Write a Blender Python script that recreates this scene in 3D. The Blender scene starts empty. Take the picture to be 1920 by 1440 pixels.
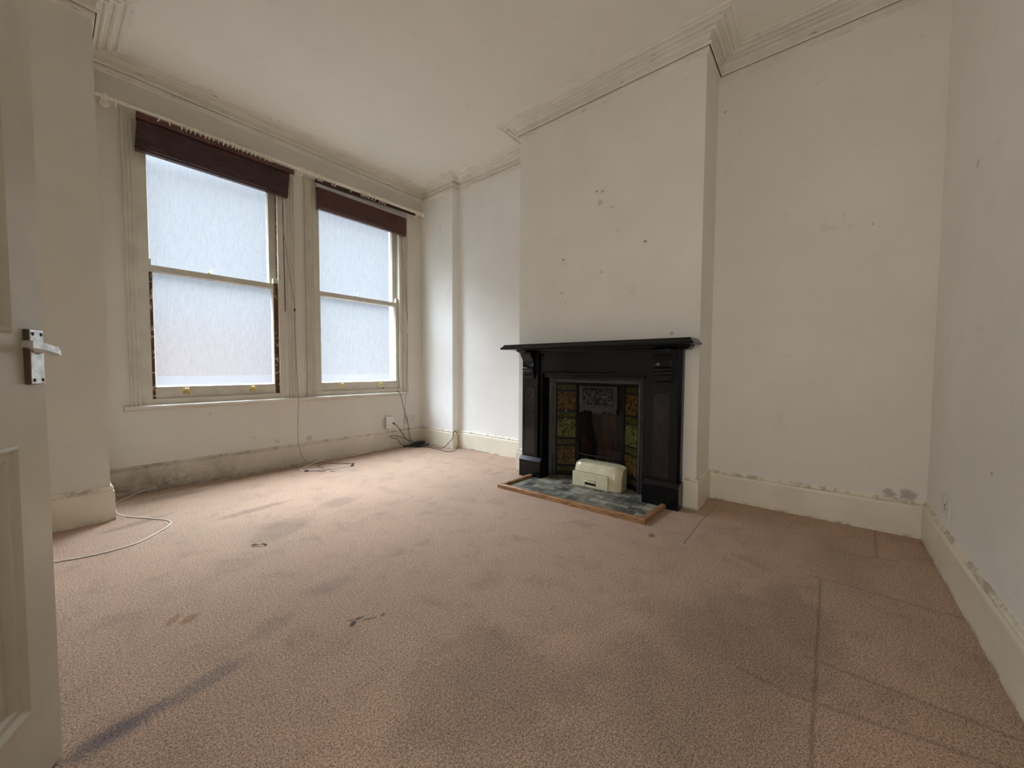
import bpy, bmesh, math, random
from mathutils import Vector, Matrix
random.seed(7)
C = bpy.context.scene.collection
sc = bpy.context.scene

# ------------------------------------------------------------------ camera, light, exposure
YAW, PITCH, ROLL, FPX = 0.8850, -0.0426, 0.0055, 716.56
fwd = Vector((math.sin(YAW)*math.cos(PITCH), math.cos(YAW)*math.cos(PITCH), math.sin(PITCH)))
rgt = Vector((math.cos(YAW), -math.sin(YAW), 0))
upv = rgt.cross(fwd)
cr, sr = math.cos(ROLL), math.sin(ROLL)
r2 = cr*rgt + sr*upv
u2 = -sr*rgt + cr*upv
cam = bpy.data.cameras.new('camera')
cam.sensor_width = 36; cam.lens = FPX/1920*36; cam.clip_start = 0.02
co = bpy.data.objects.new('camera', cam); C.objects.link(co)
M = Matrix((r2, u2, -fwd)).transposed().to_4x4(); M.translation = (0, 0, 1.0)
co.matrix_world = M
sc.camera = co
sc.view_settings.view_transform = 'Standard'
sc.view_settings.look = 'None'
sc.view_settings.exposure = 0.10
sc.view_settings.gamma = 1.0
sc.cycles.max_bounces = 16
sc.cycles.diffuse_bounces = 10
sc.cycles.transmission_bounces = 8
sc.cycles.sample_clamp_indirect = 8.0
sc.cycles.caustics_refractive = False

SKY_LOW, SKY_HIGH = 0.485, 36.5
w = bpy.data.worlds.new('overcast_sky'); sc.world = w; w.use_nodes = True
nt = w.node_tree; nt.nodes.clear()
wo = nt.nodes.new('ShaderNodeOutputWorld'); bg = nt.nodes.new('ShaderNodeBackground')
tc = nt.nodes.new('ShaderNodeTexCoord'); sp = nt.nodes.new('ShaderNodeSeparateXYZ')
mr = nt.nodes.new('ShaderNodeMapRange'); mr.interpolation_type = 'SMOOTHSTEP'
mr.inputs['From Min'].default_value = 0.34; mr.inputs['From Max'].default_value = 0.73
mr.inputs['To Min'].default_value = SKY_LOW; mr.inputs['To Max'].default_value = SKY_HIGH
nt.links.new(tc.outputs['Generated'], sp.inputs[0]); nt.links.new(sp.outputs['Z'], mr.inputs['Value'])
# pinkish haze of brick houses low in the west of the street, blue grey overcast above
def _mr(v, a, b, c, d):
    n = nt.nodes.new('ShaderNodeMapRange'); n.interpolation_type = 'SMOOTHSTEP'; nt.links.new(v, n.inputs['Value'])
    for k_, q_ in zip(('From Min', 'From Max', 'To Min', 'To Max'), (a, b, c, d)): n.inputs[k_].default_value = q_
    return n.outputs[0]
m1_ = nt.nodes.new('ShaderNodeMath'); m1_.operation = 'MULTIPLY'
nt.links.new(_mr(sp.outputs['Z'], .02, .16, 1, 0), m1_.inputs[0]); nt.links.new(_mr(sp.outputs['X'], .22, .42, 1, .25), m1_.inputs[1])
cm = nt.nodes.new('ShaderNodeMix'); cm.data_type = 'RGBA'; cm.inputs[6].default_value = (0.86, 0.985, 1.13, 1); cm.inputs[7].default_value = (0.93, 0.82, 0.83, 1)
nt.links.new(m1_.outputs[0], cm.inputs[0]); nt.links.new(cm.outputs[2], bg.inputs['Color'])
nt.links.new(mr.outputs[0], bg.inputs['Strength']); nt.links.new(bg.outputs[0], wo.inputs[0])

HALL_FILL = 18.0
# room constants (metres; camera stands at x=0 y=0 z=1)
XA, XC, XB = 3.266, 2.899, 3.163
YW, YR, YP, XP, XR = 4.119, -0.487, 3.558, 0.2465, -0.38
YC1, YC2, YB = 2.285, 0.683, 3.532
ZC = 3.25
def portal(x0, x1):
    l = bpy.data.lights.new('window_portal', 'AREA'); l.shape = 'RECTANGLE'
    l.size = x1-x0; l.size_y = 2.2; l.cycles.is_portal = True
    o = bpy.data.objects.new('window_portal', l); C.objects.link(o)
    o.location = ((x0+x1)/2, YW+0.16, 1.78); o.rotation_euler = (math.radians(-90), 0, 0)
portal(0.5, 1.49); portal(1.8, 2.86)
# added fill lamp in the unseen hallway, brightening the room through the open doorway
hl = bpy.data.lights.new('hallway_fill', 'AREA'); hl.shape = 'RECTANGLE'; hl.size = .8; hl.size_y = 1.9
hl.energy = HALL_FILL; hl.color = (1.0, .985, .95)
ho = bpy.data.objects.new('hallway_fill', hl); C.objects.link(ho)
ho.location = (XR-.75, .36, 1.25); ho.rotation_euler = (math.radians(90), 0, math.radians(-90))

# ------------------------------------------------------------------ materials
def nodes(name):
    m = bpy.data.materials.new(name); m.use_nodes = True
    t = m.node_tree; return m, t, t.nodes['Principled BSDF']
def N(t, kind, **kw):
    n = t.nodes.new('ShaderNode'+kind)
    for k, v in kw.items():
        if hasattr(n, k): setattr(n, k, v)
        else: n.inputs[k.replace('_', ' ')].default_value = v
    return n
def L(t, a, b): t.links.new(a, b)
def mixc(t, fac, a, b):
    n = t.nodes.new('ShaderNodeMix'); n.data_type = 'RGBA'
    for s, v in ((n.inputs[0], fac), (n.inputs[6], a), (n.inputs[7], b)):
        if hasattr(v, 'node'): t.links.new(v, s)
        else: s.default_value = v if not isinstance(v, tuple) else (*v[:3], 1)
    return n.outputs[2]
def mth(t, op, a, b=None, c=None, clamp=False):
    n = t.nodes.new('ShaderNodeMath'); n.operation = op; n.use_clamp = clamp
    for i, v in enumerate((a, b, c)):
        if v is None: continue
        if hasattr(v, 'node'): t.links.new(v, n.inputs[i])
        else: n.inputs[i].default_value = v
    return n.outputs[0]
def noise(t, co_, scale, detail=4, rough=.55, dist=0):
    n = N(t, 'TexNoise'); n.inputs['Scale'].default_value = scale; n.inputs['Detail'].default_value = detail
    n.inputs['Roughness'].default_value = rough; n.inputs['Distortion'].default_value = dist
    if co_ is not None: t.links.new(co_, n.inputs['Vector'])
    return n.outputs['Fac']
def ramp(t, v, lo, hi, a=0., b=1.):
    n = t.nodes.new('ShaderNodeMapRange'); n.interpolation_type = 'SMOOTHSTEP'
    t.links.new(v, n.inputs['Value'])
    for k, q in zip(('From Min', 'From Max', 'To Min', 'To Max'), (lo, hi, a, b)): n.inputs[k].default_value = q
    return n.outputs[0]
def mapping(t, scale=(1, 1, 1), rot=(0, 0, 0), loc=(0, 0, 0), src='Position'):
    if src == 'Position': s = t.nodes.new('ShaderNodeNewGeometry').outputs['Position']
    else: s = t.nodes.new('ShaderNodeTexCoord').outputs[src]
    mp = t.nodes.new('ShaderNodeMapping'); mp.inputs['Scale'].default_value = scale
    mp.inputs['Rotation'].default_value = rot; mp.inputs['Location'].default_value = loc
    t.links.new(s, mp.inputs[0]); return mp.outputs[0]
def bump(t, p, h, strength, dist=.01):
    b = t.nodes.new('ShaderNodeBump'); b.inputs['Strength'].default_value = strength; b.inputs['Distance'].default_value = dist
    t.links.new(h, b.inputs['Height']); t.links.new(b.outputs[0], p.inputs['Normal']); return b
def simple(name, col, rough=.5, metal=0., var=None, bmp=None, chips=None, spec=None, coat=0):
    """paint with a soft variation, a bump, and chips showing another colour"""
    m, t, p = nodes(name)
    p.inputs['Roughness'].default_value = rough; p.inputs['Metallic'].default_value = metal
    if spec is not None: p.inputs['Specular IOR Level'].default_value = spec
    if coat: p.inputs['Coat Weight'].default_value = coat; p.inputs['Coat Roughness'].default_value = .15
    P = t.nodes.new('ShaderNodeNewGeometry').outputs['Position']
    out = (*col, 1)
    if var:
        f = noise(t, P, var[0], 5, .6)
        out = mixc(t, ramp(t, f, .3, .7), tuple(c*(1-var[1]) for c in col), tuple(min(1, c*(1+var[1])) for c in col))
    if chips:
        for sc_, th, cc in chips:
            f = ramp(t, noise(t, P, sc_, 6, .65, .6), th, th+.02)
            out = mixc(t, f, out, cc)
    if hasattr(out, 'node'): t.links.new(out, p.inputs['Base Color'])
    else: p.inputs['Base Color'].default_value = out
    if bmp: bump(t, p, noise(t, P, bmp[0], 4, .6), bmp[1], .005)
    return m

def spots(t, P, out, lst, soft=.35):
    """lst: (centre xyz, radius, colour, strength) small marks on a wall"""
    for c, r, col, s in lst:
        d = t.nodes.new('ShaderNodeVectorMath'); d.operation = 'DISTANCE'
        t.links.new(P, d.inputs[0]); d.inputs[1].default_value = c
        nn = mth(t, 'MULTIPLY_ADD', noise(t, P, 1.1/r, 4, .7, .8), r*1.9, d.outputs['Value'])
        f = ramp(t, nn, r*(1+.95)*(1-soft), r*1.9, s, 0)
        out = mixc(t, f, out, col)
    return out

WALLC = (.865, .85, .79)
def wall_mat(name, col=WALLC, marks=(), dirty=.06):
    m, t, p = nodes(name)
    P = t.nodes.new('ShaderNodeNewGeometry').outputs['Position']
    f1 = ramp(t, noise(t, P, 1.7, 5, .6), .3, .75)
    out = mixc(t, f1, tuple(c*(1-dirty) for c in col), col)
    f2 = ramp(t, noise(t, P, 9, 6, .7, .5), .60, .78, 0, .28)
    out = mixc(t, f2, out, (.42, .38, .32))
    f3 = ramp(t, noise(t, P, 26, 3, .8, .3), .735, .76, 0, .55)
    out = mixc(t, f3, out, (.30, .27, .23))
    if marks: out = spots(t, P, out, marks)
    t.links.new(out, p.inputs['Base Color'])
    p.inputs['Roughness'].default_value = .75; p.inputs['Specular IOR Level'].default_value = .25
    h = mth(t, 'ADD', noise(t, P, 6, 3, .5), mth(t, 'MULTIPLY', noise(t, P, 90, 3, .5), .12))
    bump(t, p, h, .35, .01)
    return m
DK = (.12, .10, .085)
M_wall = wall_mat('painted plaster')
M_breast = wall_mat('painted chimney plaster', marks=[
    ((XC, 1.488, 2.442), .012, DK, .9), ((XC, 1.436, 2.432), .02, (.5, .46, .4), .9), ((XC, 1.458, 2.345), .03, (.55, .51, .45), .7),
    ((XC, 1.08, 1.956), .016, DK, .7), ((XC, 1.439, 1.784), .009, DK, .7), ((XC, 1.801, 1.946), .014, DK, .8),
    ((XC, 1.814, 1.656), .012, DK, .6), ((XC, 1.775, 1.559), .012, DK, .5), ((XC, .87, 1.256), .02, (.4, .37, .33), .7),
    ((XC, 1.356, 2.284), .02, (.6, .56, .5), .6)])
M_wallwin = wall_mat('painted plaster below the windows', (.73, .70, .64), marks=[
    ((.27, YW, .27), .035, (.2, .18, .15), .45), ((1.42, YW, .27), .03, (.3, .27, .23), .3), ((1.72, YW, .25), .045, (.3, .27, .23), .4), ((1.70, YW, .60), .010, (.3, .27, .23), .6),
    ((1.22, YW, .33), .02, (.3, .27, .23), .3), ((.9, YW, .585), .018, (.4, .37, .33), .4)])
M_ceil = wall_mat('ceiling paint', (.86, .835, .765), dirty=.04)
M_right = wall_mat('painted right wall plaster', (.89, .885, .845), marks=[((2.2, YR, .62), .012, DK, .7), ((2.6, YR, 1.9), .03, (.5, .46, .4), .5)])
M_alcl = wall_mat('sky-lit alcove plaster', (.90, .90, .87))  # left alcove copy, cooled and lightened for the sky light falling on it
M_alc = wall_mat('painted alcove plaster', marks=[((XA, -.41, .25), .05, (.25, .22, .18), .6), ((XA, -.33, .24), .04, (.3, .27, .22), .6),
    ((XA, .635, 2.911), .012, DK, .5), ((XA, -.2, 1.9), .012, DK, .4)])
def cornice_mat():
    m, t, p = nodes('flaking cornice paint')
    P = t.nodes.new('ShaderNodeNewGeometry').outputs['Position']
    sp_ = t.nodes.new('ShaderNodeSeparateXYZ'); L(t, P, sp_.inputs[0])
    u = mth(t, 'ADD', sp_.outputs['X'], sp_.outputs['Y'])
    cv = t.nodes.new('ShaderNodeCombineXYZ'); L(t, mth(t, 'MULTIPLY', u, 5.), cv.inputs[0]); L(t, mth(t, 'MULTIPLY', sp_.outputs['Z'], 34.), cv.inputs[1])
    L(t, mth(t, 'MULTIPLY', mth(t, 'SUBTRACT', sp_.outputs['X'], sp_.outputs['Y']), 5.), cv.inputs[2])
    out = mixc(t, ramp(t, noise(t, P, 5, 5, .6), .3, .7), (.78, .75, .68), (.86, .835, .765))
    fl = noise(t, cv.outputs[0], 1.1, 5, .65, .5)
    out = mixc(t, ramp(t, fl, .60, .63, 0, .5), out, (.60, .56, .49))
    out = mixc(t, ramp(t, fl, .685, .70, 0, .9), out, (.13, .105, .08))
    L(t, out, p.inputs['Base Color']); p.inputs['Roughness'].default_value = .7
    bump(t, p, fl, .25, .004); return m
M_cornice = cornice_mat()
M_groove = simple('dirty crack', (.10, .085, .065), .9)
SKC = (.86, .81, .67)
def skirt_mat(name, col=SKC, mould=None, chipth=.70):
    m, t, p = nodes(name)
    P = t.nodes.new('ShaderNodeNewGeometry').outputs['Position']
    out = mixc(t, ramp(t, noise(t, P, 4, 5, .6), .3, .75), tuple(c*.9 for c in col), col)
    out = mixc(t, ramp(t, noise(t, P, 24, 5, .7, .6), chipth, chipth+.03, 0, .8), out, (.20, .16, .12))
    sp_ = t.nodes.new('ShaderNodeSeparateXYZ'); L(t, P, sp_.inputs[0])
    ledge = mth(t, 'MULTIPLY', ramp(t, sp_.outputs['Z'], .185, .205), ramp(t, noise(t, P, 12, 6, .7, .4), .48, .62, 0, .65))
    out = mixc(t, ledge, out, (.28, .24, .19))
    low = mth(t, 'MULTIPLY', ramp(t, sp_.outputs['Z'], .0, .025, 1, 0), ramp(t, noise(t, P, 10, 5, .7, .4), .42, .62, 0, .7))
    out = mixc(t, low, out, (.17, .14, .11))
    if mould:
        f = ramp(t, sp_.outputs['X'], mould[0], mould[1], 1, .12)
        g = mth(t, 'MULTIPLY', mth(t, 'MULTIPLY', f, ramp(t, sp_.outputs['Z'], .02, .20, 1, .45)), ramp(t, noise(t, P, 5, 8, .8, .5), .28, .72))
        out = mixc(t, g, out, (.12, .10, .08))
    t.links.new(out, p.inputs['Base Color'])
    p.inputs['Roughness'].default_value = .38
    bump(t, p, noise(t, P, 18, 4, .6), .25, .006)
    return m
M_skirt = skirt_mat('cream gloss skirting paint')
M_skirtwin = skirt_mat('cream skirting paint with mould', (.70, .635, .53), mould=(.35, 1.9))
M_winpaint = simple('white window paint', (.62, .585, .50), .42, var=(6, .07), bmp=(25, .25), chips=[(30, .76, (.10, .055, .03))])
M_sash = simple('worn white sash paint', (.60, .565, .48), .4, var=(8, .08), bmp=(30, .3), chips=[(16, .66, (.11, .05, .025))])
M_peel = simple('peeling brown timber', (.10, .035, .016), .6, var=(20, .3), bmp=(60, .5), chips=[(24, .56, (.50, .44, .36))])
M_sill = simple('window board paint', (.66, .62, .53), .4, var=(6, .06), bmp=(25, .2), chips=[(20, .74, (.10, .06, .035))])
M_doorpaint = simple('old cream door paint', (.57, .535, .44), .33, var=(2.2, .10), bmp=(9, .3), chips=[(13, .72, (.30, .26, .20)), (40, .78, (.08, .06, .04))])
M_polewhite = simple('cream painted pole', (.88, .84, .74), .3, var=(15, .05))
M_blind = simple('dark mahogany blind', (.045, .013, .012), .38, var=(14, .35))
M_blind2 = simple('reddish mahogany blind', (.085, .026, .018), .38, var=(20, .35))
M_blindrail = simple('brushed blind headrail', (.42, .41, .42), .35, metal=.6)
M_cordbrown = simple('brown blind cord', (.10, .055, .035), .7)
M_black = simple('black cable', (.012, .012, .012), .45)
M_whitecable = simple('off white cable', (.82, .78, .71), .45, var=(20, .1))
M_plastic = simple('white plastic', (.74, .72, .68), .35)
M_plasticaged = simple('aged white plastic', (.62, .58, .54), .35, var=(12, .05))
M_slot = simple('dark slot', (.02, .02, .02), .6)
M_chrome = simple('worn chrome', (.62, .63, .62), .28, metal=.9, var=(40, .25), bmp=(60, .1))
M_chromedark = simple('dull bronze plate edge', (.13, .10, .08), .45, metal=.5)
M_brass = simple('tarnished brass', (.72, .56, .22), .3, metal=.9, var=(60, .4))
M_slate = simple('black painted slate', (.0055, .0055, .0065), .22, var=(10, .3), bmp=(16, .06), spec=.28)
M_iron = simple('black cast iron', (.005, .005, .006), .5, spec=.25, var=(20, .3), bmp=(70, .35))
M_ironlit = simple('lit grey iron', (.020, .021, .022), .38, spec=.45, var=(20, .25), bmp=(60, .3))  # lit copy of the black iron, room light put into the grey
M_frameiron = simple('light-catching iron frame', (.034, .034, .033), .34, spec=.8, var=(14, .3), bmp=(40, .15))  # base colour greyed to stand for window light reflected on the frame
M_ornament = simple('highlit iron relief', (.10, .10, .104), .32, spec=.5, bmp=(60, .3))  # lighter iron, highlights on the relief put into its colour
M_cream = simple('cream enamel', (.74, .68, .48), .22, var=(14, .06), bmp=(8, .08), chips=[(34, .70, (.50, .44, .30))], coat=.4)
M_wood = None
def wood_mat():
    m, t, p = nodes('varnished oak beading')
    v = mapping(t, (6, .9, 6))
    n1 = noise(t, v, 9, 6, .6, 1.2)
    L(t, mixc(t, ramp(t, n1, .3, .7), (.20, .095, .042), (.46, .26, .125)), p.inputs['Base Color'])
    p.inputs['Roughness'].default_value = .35; bump(t, p, n1, .1, .003); return m
M_wood = wood_mat()
def marble_mat():
    m, t, p = nodes('dark red veined marble')
    P = t.nodes.new('ShaderNodeNewGeometry').outputs['Position']
    a = noise(t, P, 9, 7, .7, 1.5); b = noise(t, P, 26, 6, .7, 2)
    o = mixc(t, ramp(t, a, .35, .7), (.007, .007, .009), (.022, .013, .012))
    o = mixc(t, ramp(t, b, .60, .72, 0, .6), o, (.035, .022, .02))
    L(t, o, p.inputs['Base Color']); p.inputs['Roughness'].default_value = .2; p.inputs['Specular IOR Level'].default_value = .4
    return m
M_marble = marble_mat()
def fireclay_mat():
    m, t, p = nodes('sooty fireclay')
    v = mapping(t, (1, 22, 2.2))
    a = noise(t, v, 1.6, 6, .7, .8)
    P = t.nodes.new('ShaderNodeNewGeometry').outputs['Position']
    o = mixc(t, ramp(t, a, .35, .65), (.008, .004, .003), (.055, .022, .013))
    o = mixc(t, ramp(t, noise(t, P, 5, 5, .6, .8), .45, .65, 0, .75), o, (.006, .004, .004))
    L(t, o, p.inputs['Base Color']); p.inputs['Roughness'].default_value = .6; return m
M_fireclay = fireclay_mat()
def tile_mat(name, ground, motif, line, scale, th=.08):
    m, t, p = nodes(name)
    v = mapping(t, (1, 1, 1))
    n1 = noise(t, v, scale, 2, .5, 2.2)
    n2 = noise(t, v, scale*1.9, 3, .5, 1.6)
    o = mixc(t, ramp(t, n1, .50, .54), ground, motif)
    ln = mth(t, 'ABSOLUTE', mth(t, 'SUBTRACT', n1, .52))
    o = mixc(t, ramp(t, ln, .0, th*.35, 1, 0), o, line)
    o = mixc(t, ramp(t, n2, .60, .63), o, tuple(c*.25 for c in motif))
    L(t, o, p.inputs['Base Color']); p.inputs['Roughness'].default_value = .12
    p.inputs['Specular IOR Level'].default_value = .4
    return m
M_tileA = tile_mat('amber floral glaze', (.095, .065, .015), (.055, .020, .006), (.03, .022, .007), 17)
M_tileB = tile_mat('green scroll glaze', (.07, .073, .017), (.032, .042, .011), (.19, .175, .075), 15, .12)
M_tileC = tile_mat('olive border glaze', (.065, .062, .015), (.033, .033, .008), (.025, .022, .007), 40)
def hearth_mat():
    m, t, p = nodes('worn hearth tiles')
    P = mapping(t, (1, 1, 0))
    br = t.nodes.new('ShaderNodeTexBrick'); L(t, P, br.inputs['Vector']); br.offset = 0
    br.inputs['Scale'].default_value = 1.0; br.inputs['Brick Width'].default_value = .075; br.inputs['Row Height'].default_value = .075
    br.inputs['Mortar Size'].default_value = .0022
    br.inputs['Color1'].default_value = (.030, .030, .032, 1); br.inputs['Color2'].default_value = (.38, .36, .27, 1); br.inputs['Mortar'].default_value = (.03, .028, .025, 1)
    a = noise(t, P, 30, 6, .75, 1.0); b = noise(t, P, 7, 4, .6, .5)
    o = mixc(t, ramp(t, a, .50, .66, 0, .65), br.outputs['Color'], (.36, .355, .32))
    o = mixc(t, ramp(t, b, .48, .60, 0, .65), o, (.055, .05, .05))
    o = mixc(t, ramp(t, noise(t, P, 16, 5, .6), .60, .68, 0, .6), o, (.36, .33, .17))
    L(t, o, p.inputs['Base Color']); p.inputs['Roughness'].default_value = .45
    bump(t, p, br.outputs['Fac'], -.4, .003); return m
M_hearth = hearth_mat()
def glass_mat():
    m, t, p = nodes('misted window glass')
    t.nodes.remove(p)
    out = [n for n in t.nodes if n.type == 'OUTPUT_MATERIAL'][0]
    P = t.nodes.new('ShaderNodeNewGeometry').outputs['Position']
    tr = t.nodes.new('ShaderNodeBsdfTransparent'); tl = t.nodes.new('ShaderNodeBsdfTranslucent'); gl = t.nodes.new('ShaderNodeBsdfGlossy')
    v = mapping(t, (26, 26, 5))
    streak = noise(t, v, 3, 5, .7, .4); dr = noise(t, P, 160, 2, .5)
    k = mth(t, 'MULTIPLY_ADD', ramp(t, streak, .35, .7), -.05, mth(t, 'MULTIPLY_ADD', ramp(t, dr, .4, .7), -.05, 1.0))
    col = t.nodes.new('ShaderNodeCombineColor')
    for i in range(3): L(t, k, col.inputs[i])
    L(t, col.outputs[0], tr.inputs[0]); L(t, col.outputs[0], tl.inputs[0])
    gl.inputs['Roughness'].default_value = .25
    m1 = t.nodes.new('ShaderNodeMixShader'); m1.inputs[0].default_value = MILK
    L(t, tr.outputs[0], m1.inputs[1]); L(t, tl.outputs[0], m1.inputs[2])
    m2 = t.nodes.new('ShaderNodeMixShader'); m2.inputs[0].default_value = .04
    L(t, m1.outputs[0], m2.inputs[1]); L(t, gl.outputs[0], m2.inputs[2]); L(t, m2.outputs[0], out.inputs[0])
    return m
MILK = .036
M_glass = glass_mat()

# ---- carpet
def carpet_mat():
    m, t, p = nodes('worn pink beige carpet')
    P = mapping(t, (1, 1, 0))
    big = ramp(t, noise(t, P, 1.1, 5, .6, .4), .36, .66)
    out = mixc(t, big, (.50, .345, .245), (.56, .375, .268))
    mid = ramp(t, noise(t, P, 5.5, 6, .7, .6), .46, .74, 0, .36)
    out = mixc(t, mid, out, (.22, .155, .115))
    strk = noise(t, mapping(t, (14, 2.2, 0), (0, 0, .5)), 1.5, 5, .7, .3)
    out = mixc(t, ramp(t, strk, .56, .76, 0, .16), out, (.2, .14, .105))
    # traffic wear: (x, y, rx, ry, angle, colour, strength, noise scale)
    def blob(out, x, y, rx, ry, ang, col, s, ns=10, edge=.5, na=.9):
        mp = t.nodes.new('ShaderNodeMapping'); mp.vector_type = 'TEXTURE'
        mp.inputs['Location'].default_value = (x, y, 0); mp.inputs['Rotation'].default_value = (0, 0, ang); mp.inputs['Scale'].default_value = (rx, ry, 1)
        L(t, P, mp.inputs[0])
        ln = t.nodes.new('ShaderNodeVectorMath'); ln.operation = 'LENGTH'; L(t, mp.outputs[0], ln.inputs[0])
        v = mth(t, 'MULTIPLY_ADD', noise(t, P, ns, 5, .7, .4), na, ln.outputs['Value'])
        f = ramp(t, v, 1+na*.5-edge, 1+na*.5, s, 0)
        return mixc(t, f, out, col)
    G = (.17, .13, .10)
    for b in [(1.6, .20, .55, .45, .2, G, .50, 3, .9, 1.0), (1.15, .35, .5, .5, 0, G, .35, 4, .9, 1.0), (.85, .75, .45, .35, .7, G, .40, 4, .8, 1.0),
              (1.9, .05, .35, .15, .3, G, .35, 9, .6, .9), (.9, 2.55, .28, .16, .5, G, .30, 9, .6, .9), (1.35, 2.75, .18, .12, .2, G, .3, 12, .5, .9),
              (.335, 1.915, .05, .03, .6, (.34, .17, .085), .7, 30, .6, .9), (.29, 1.955, .05, .025, .9, (.34, .17, .085), .6, 30, .6, .9), (.10, 1.47, .18, .055, .15, (.10, .10, .125), .72, 26, .9, 1.0),
              (.30, 1.49, .16, .05, .2, (.15, .135, .15), .40, 22, .6, .8), (.53, 1.62, .12, .06, .4, (.2, .16, .17), .25, 18, .7, .8),
              (.80, 1.72, .18, .09, 0, (.23, .17, .18), .3, 14, .8, .8),
              (.732, 1.392, .022, .012, .5, (.04, .03, .03), .85, 90, .4, .9), (.765, 1.405, .020, .010, -.4, (.07, .05, .05), .7, 90, .4, .9), (.835, 1.352, .014, .008, .3, (.07, .05, .05), .7, 90, .4, .9), (.79, 1.37, .035, .006, -.5, (.06, .045, .045), .7, 70, .5, .9),
              (.74, 1.415, .025, .005, -.6, (.06, .045, .045), .7, 70, .5, .9), (2.275, .773, .035, .022, .3, (.16, .07, .045), .8, 40, .5, .7),
              (.55, 3.85, .35, .10, 0, G, .5, 8, .7, .9), (1.3, 4.03, .9, .05, 0, G, .45, 8, .8, .9), (2.2, 4.04, .8, .05, 0, G, .35, 8, .8, .9),
              (.9, 3.05, .3, .06, .1, G, .4, 14, .6, .9), (.35, 3.35, .22, .05, .3, G, .4, 14, .6, .9), (2.6, -.1, .5, .2, 0, G, .25, 6, .9, .9)]:
        out = blob(out, *b[:6], b[6], b[7], b[8], b[9])
    # little specks of dirt
    sp1 = ramp(t, noise(t, P, 42, 3, .8, .2), .735, .76, 0, .8)
    out = mixc(t, sp1, out, (.06, .04, .03))
    # folded creases and seams of the carpet
    def seg(a, b, wdt):
        A = Vector((*a, 0)); B = Vector((*b, 0)); BA = B-A
        s = t.nodes.new('ShaderNodeVectorMath'); s.operation = 'SUBTRACT'; L(t, wob, s.inputs[0]); s.inputs[1].default_value = A
        d = t.nodes.new('ShaderNodeVectorMath'); d.operation = 'DOT_PRODUCT'; L(t, s.outputs[0], d.inputs[0]); d.inputs[1].default_value = BA/BA.length_squared
        h = mth(t, 'MAXIMUM', mth(t, 'MINIMUM', d.outputs['Value'], 1), 0)
        q = t.nodes.new('ShaderNodeVectorMath'); q.operation = 'SCALE'; q.inputs[0].default_value = BA; L(t, h, q.inputs['Scale'])
        u = t.nodes.new('ShaderNodeVectorMath'); u.operation = 'DISTANCE'; L(t, s.outputs[0], u.inputs[0]); L(t, q.outputs[0], u.inputs[1])
        return ramp(t, u.outputs['Value'], 0, wdt, 1, 0)
    wn = t.nodes.new('ShaderNodeTexNoise'); wn.inputs['Scale'].default_value = 5; L(t, P, wn.inputs['Vector'])
    ws = t.nodes.new('ShaderNodeVectorMath'); ws.operation = 'SCALE'; ws.inputs['Scale'].default_value = .012; L(t, wn.outputs['Color'], ws.inputs[0])
    wa = t.nodes.new('ShaderNodeVectorMath'); wa.operation = 'ADD'; L(t, P, wa.inputs[0]); L(t, ws.outputs[0], wa.inputs[1]); 
    wz = t.nodes.new('ShaderNodeVectorMath'); wz.operation = 'MULTIPLY'; L(t, wa.outputs[0], wz.inputs[0]); wz.inputs[1].default_value = (1, 1, 0); wob = wz.outputs[0]
    segs = [((2.32, -.012), (1.1, .0), .011), ((2.335, .03), (2.32, -.47), .013), ((1.66, .02), (1.65, -.45), .013), ((1.43, .075), (1.525, -.47), .014),
            ((2.74, -.05), (2.80, -.32), .010), ((3.22, -.265), (2.775, -.24), .012), ((2.885, 3.70), (2.889, 2.30), .010), ((2.60, 2.395), (2.96, 2.372), .012),
            ((1.45, .2), (1.44, .07), .012), ((3.1, .60), (2.30, .60), .008)]
    crease = None
    for a, b, wd in segs:
        f = seg(a, b, wd); crease = f if crease is None else mth(t, 'MAXIMUM', crease, f)
    out = mixc(t, mth(t, 'MULTIPLY', crease, .30), out, (.12, .085, .065))
    # tufts
    fine = noise(t, P, 310, 2, .6); fine2 = noise(t, P, 135, 3, .7)
    ff = mth(t, 'ADD', mth(t, 'MULTIPLY', fine, .6), mth(t, 'MULTIPLY', fine2, .4))
    k = ramp(t, ff, .37, .63, .36, 1.54)
    mm = t.nodes.new('ShaderNodeVectorMath'); mm.operation = 'SCALE'; L(t, out, mm.inputs[0]); L(t, k, mm.inputs['Scale'])
    L(t, mm.outputs[0], p.inputs['Base Color'])
    p.inputs['Roughness'].default_value = .95; p.inputs['Specular IOR Level'].default_value = .05
    p.inputs['Sheen Weight'].default_value = .15
    h = mth(t, 'SUBTRACT', ff, mth(t, 'MULTIPLY', crease, .7))
    bump(t, p, h, .9, .008)
    return m
M_carpet = carpet_mat()
M_paving = simple('street paving', (.0225, .0205, .0205), 1.0, spec=0.0)

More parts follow.
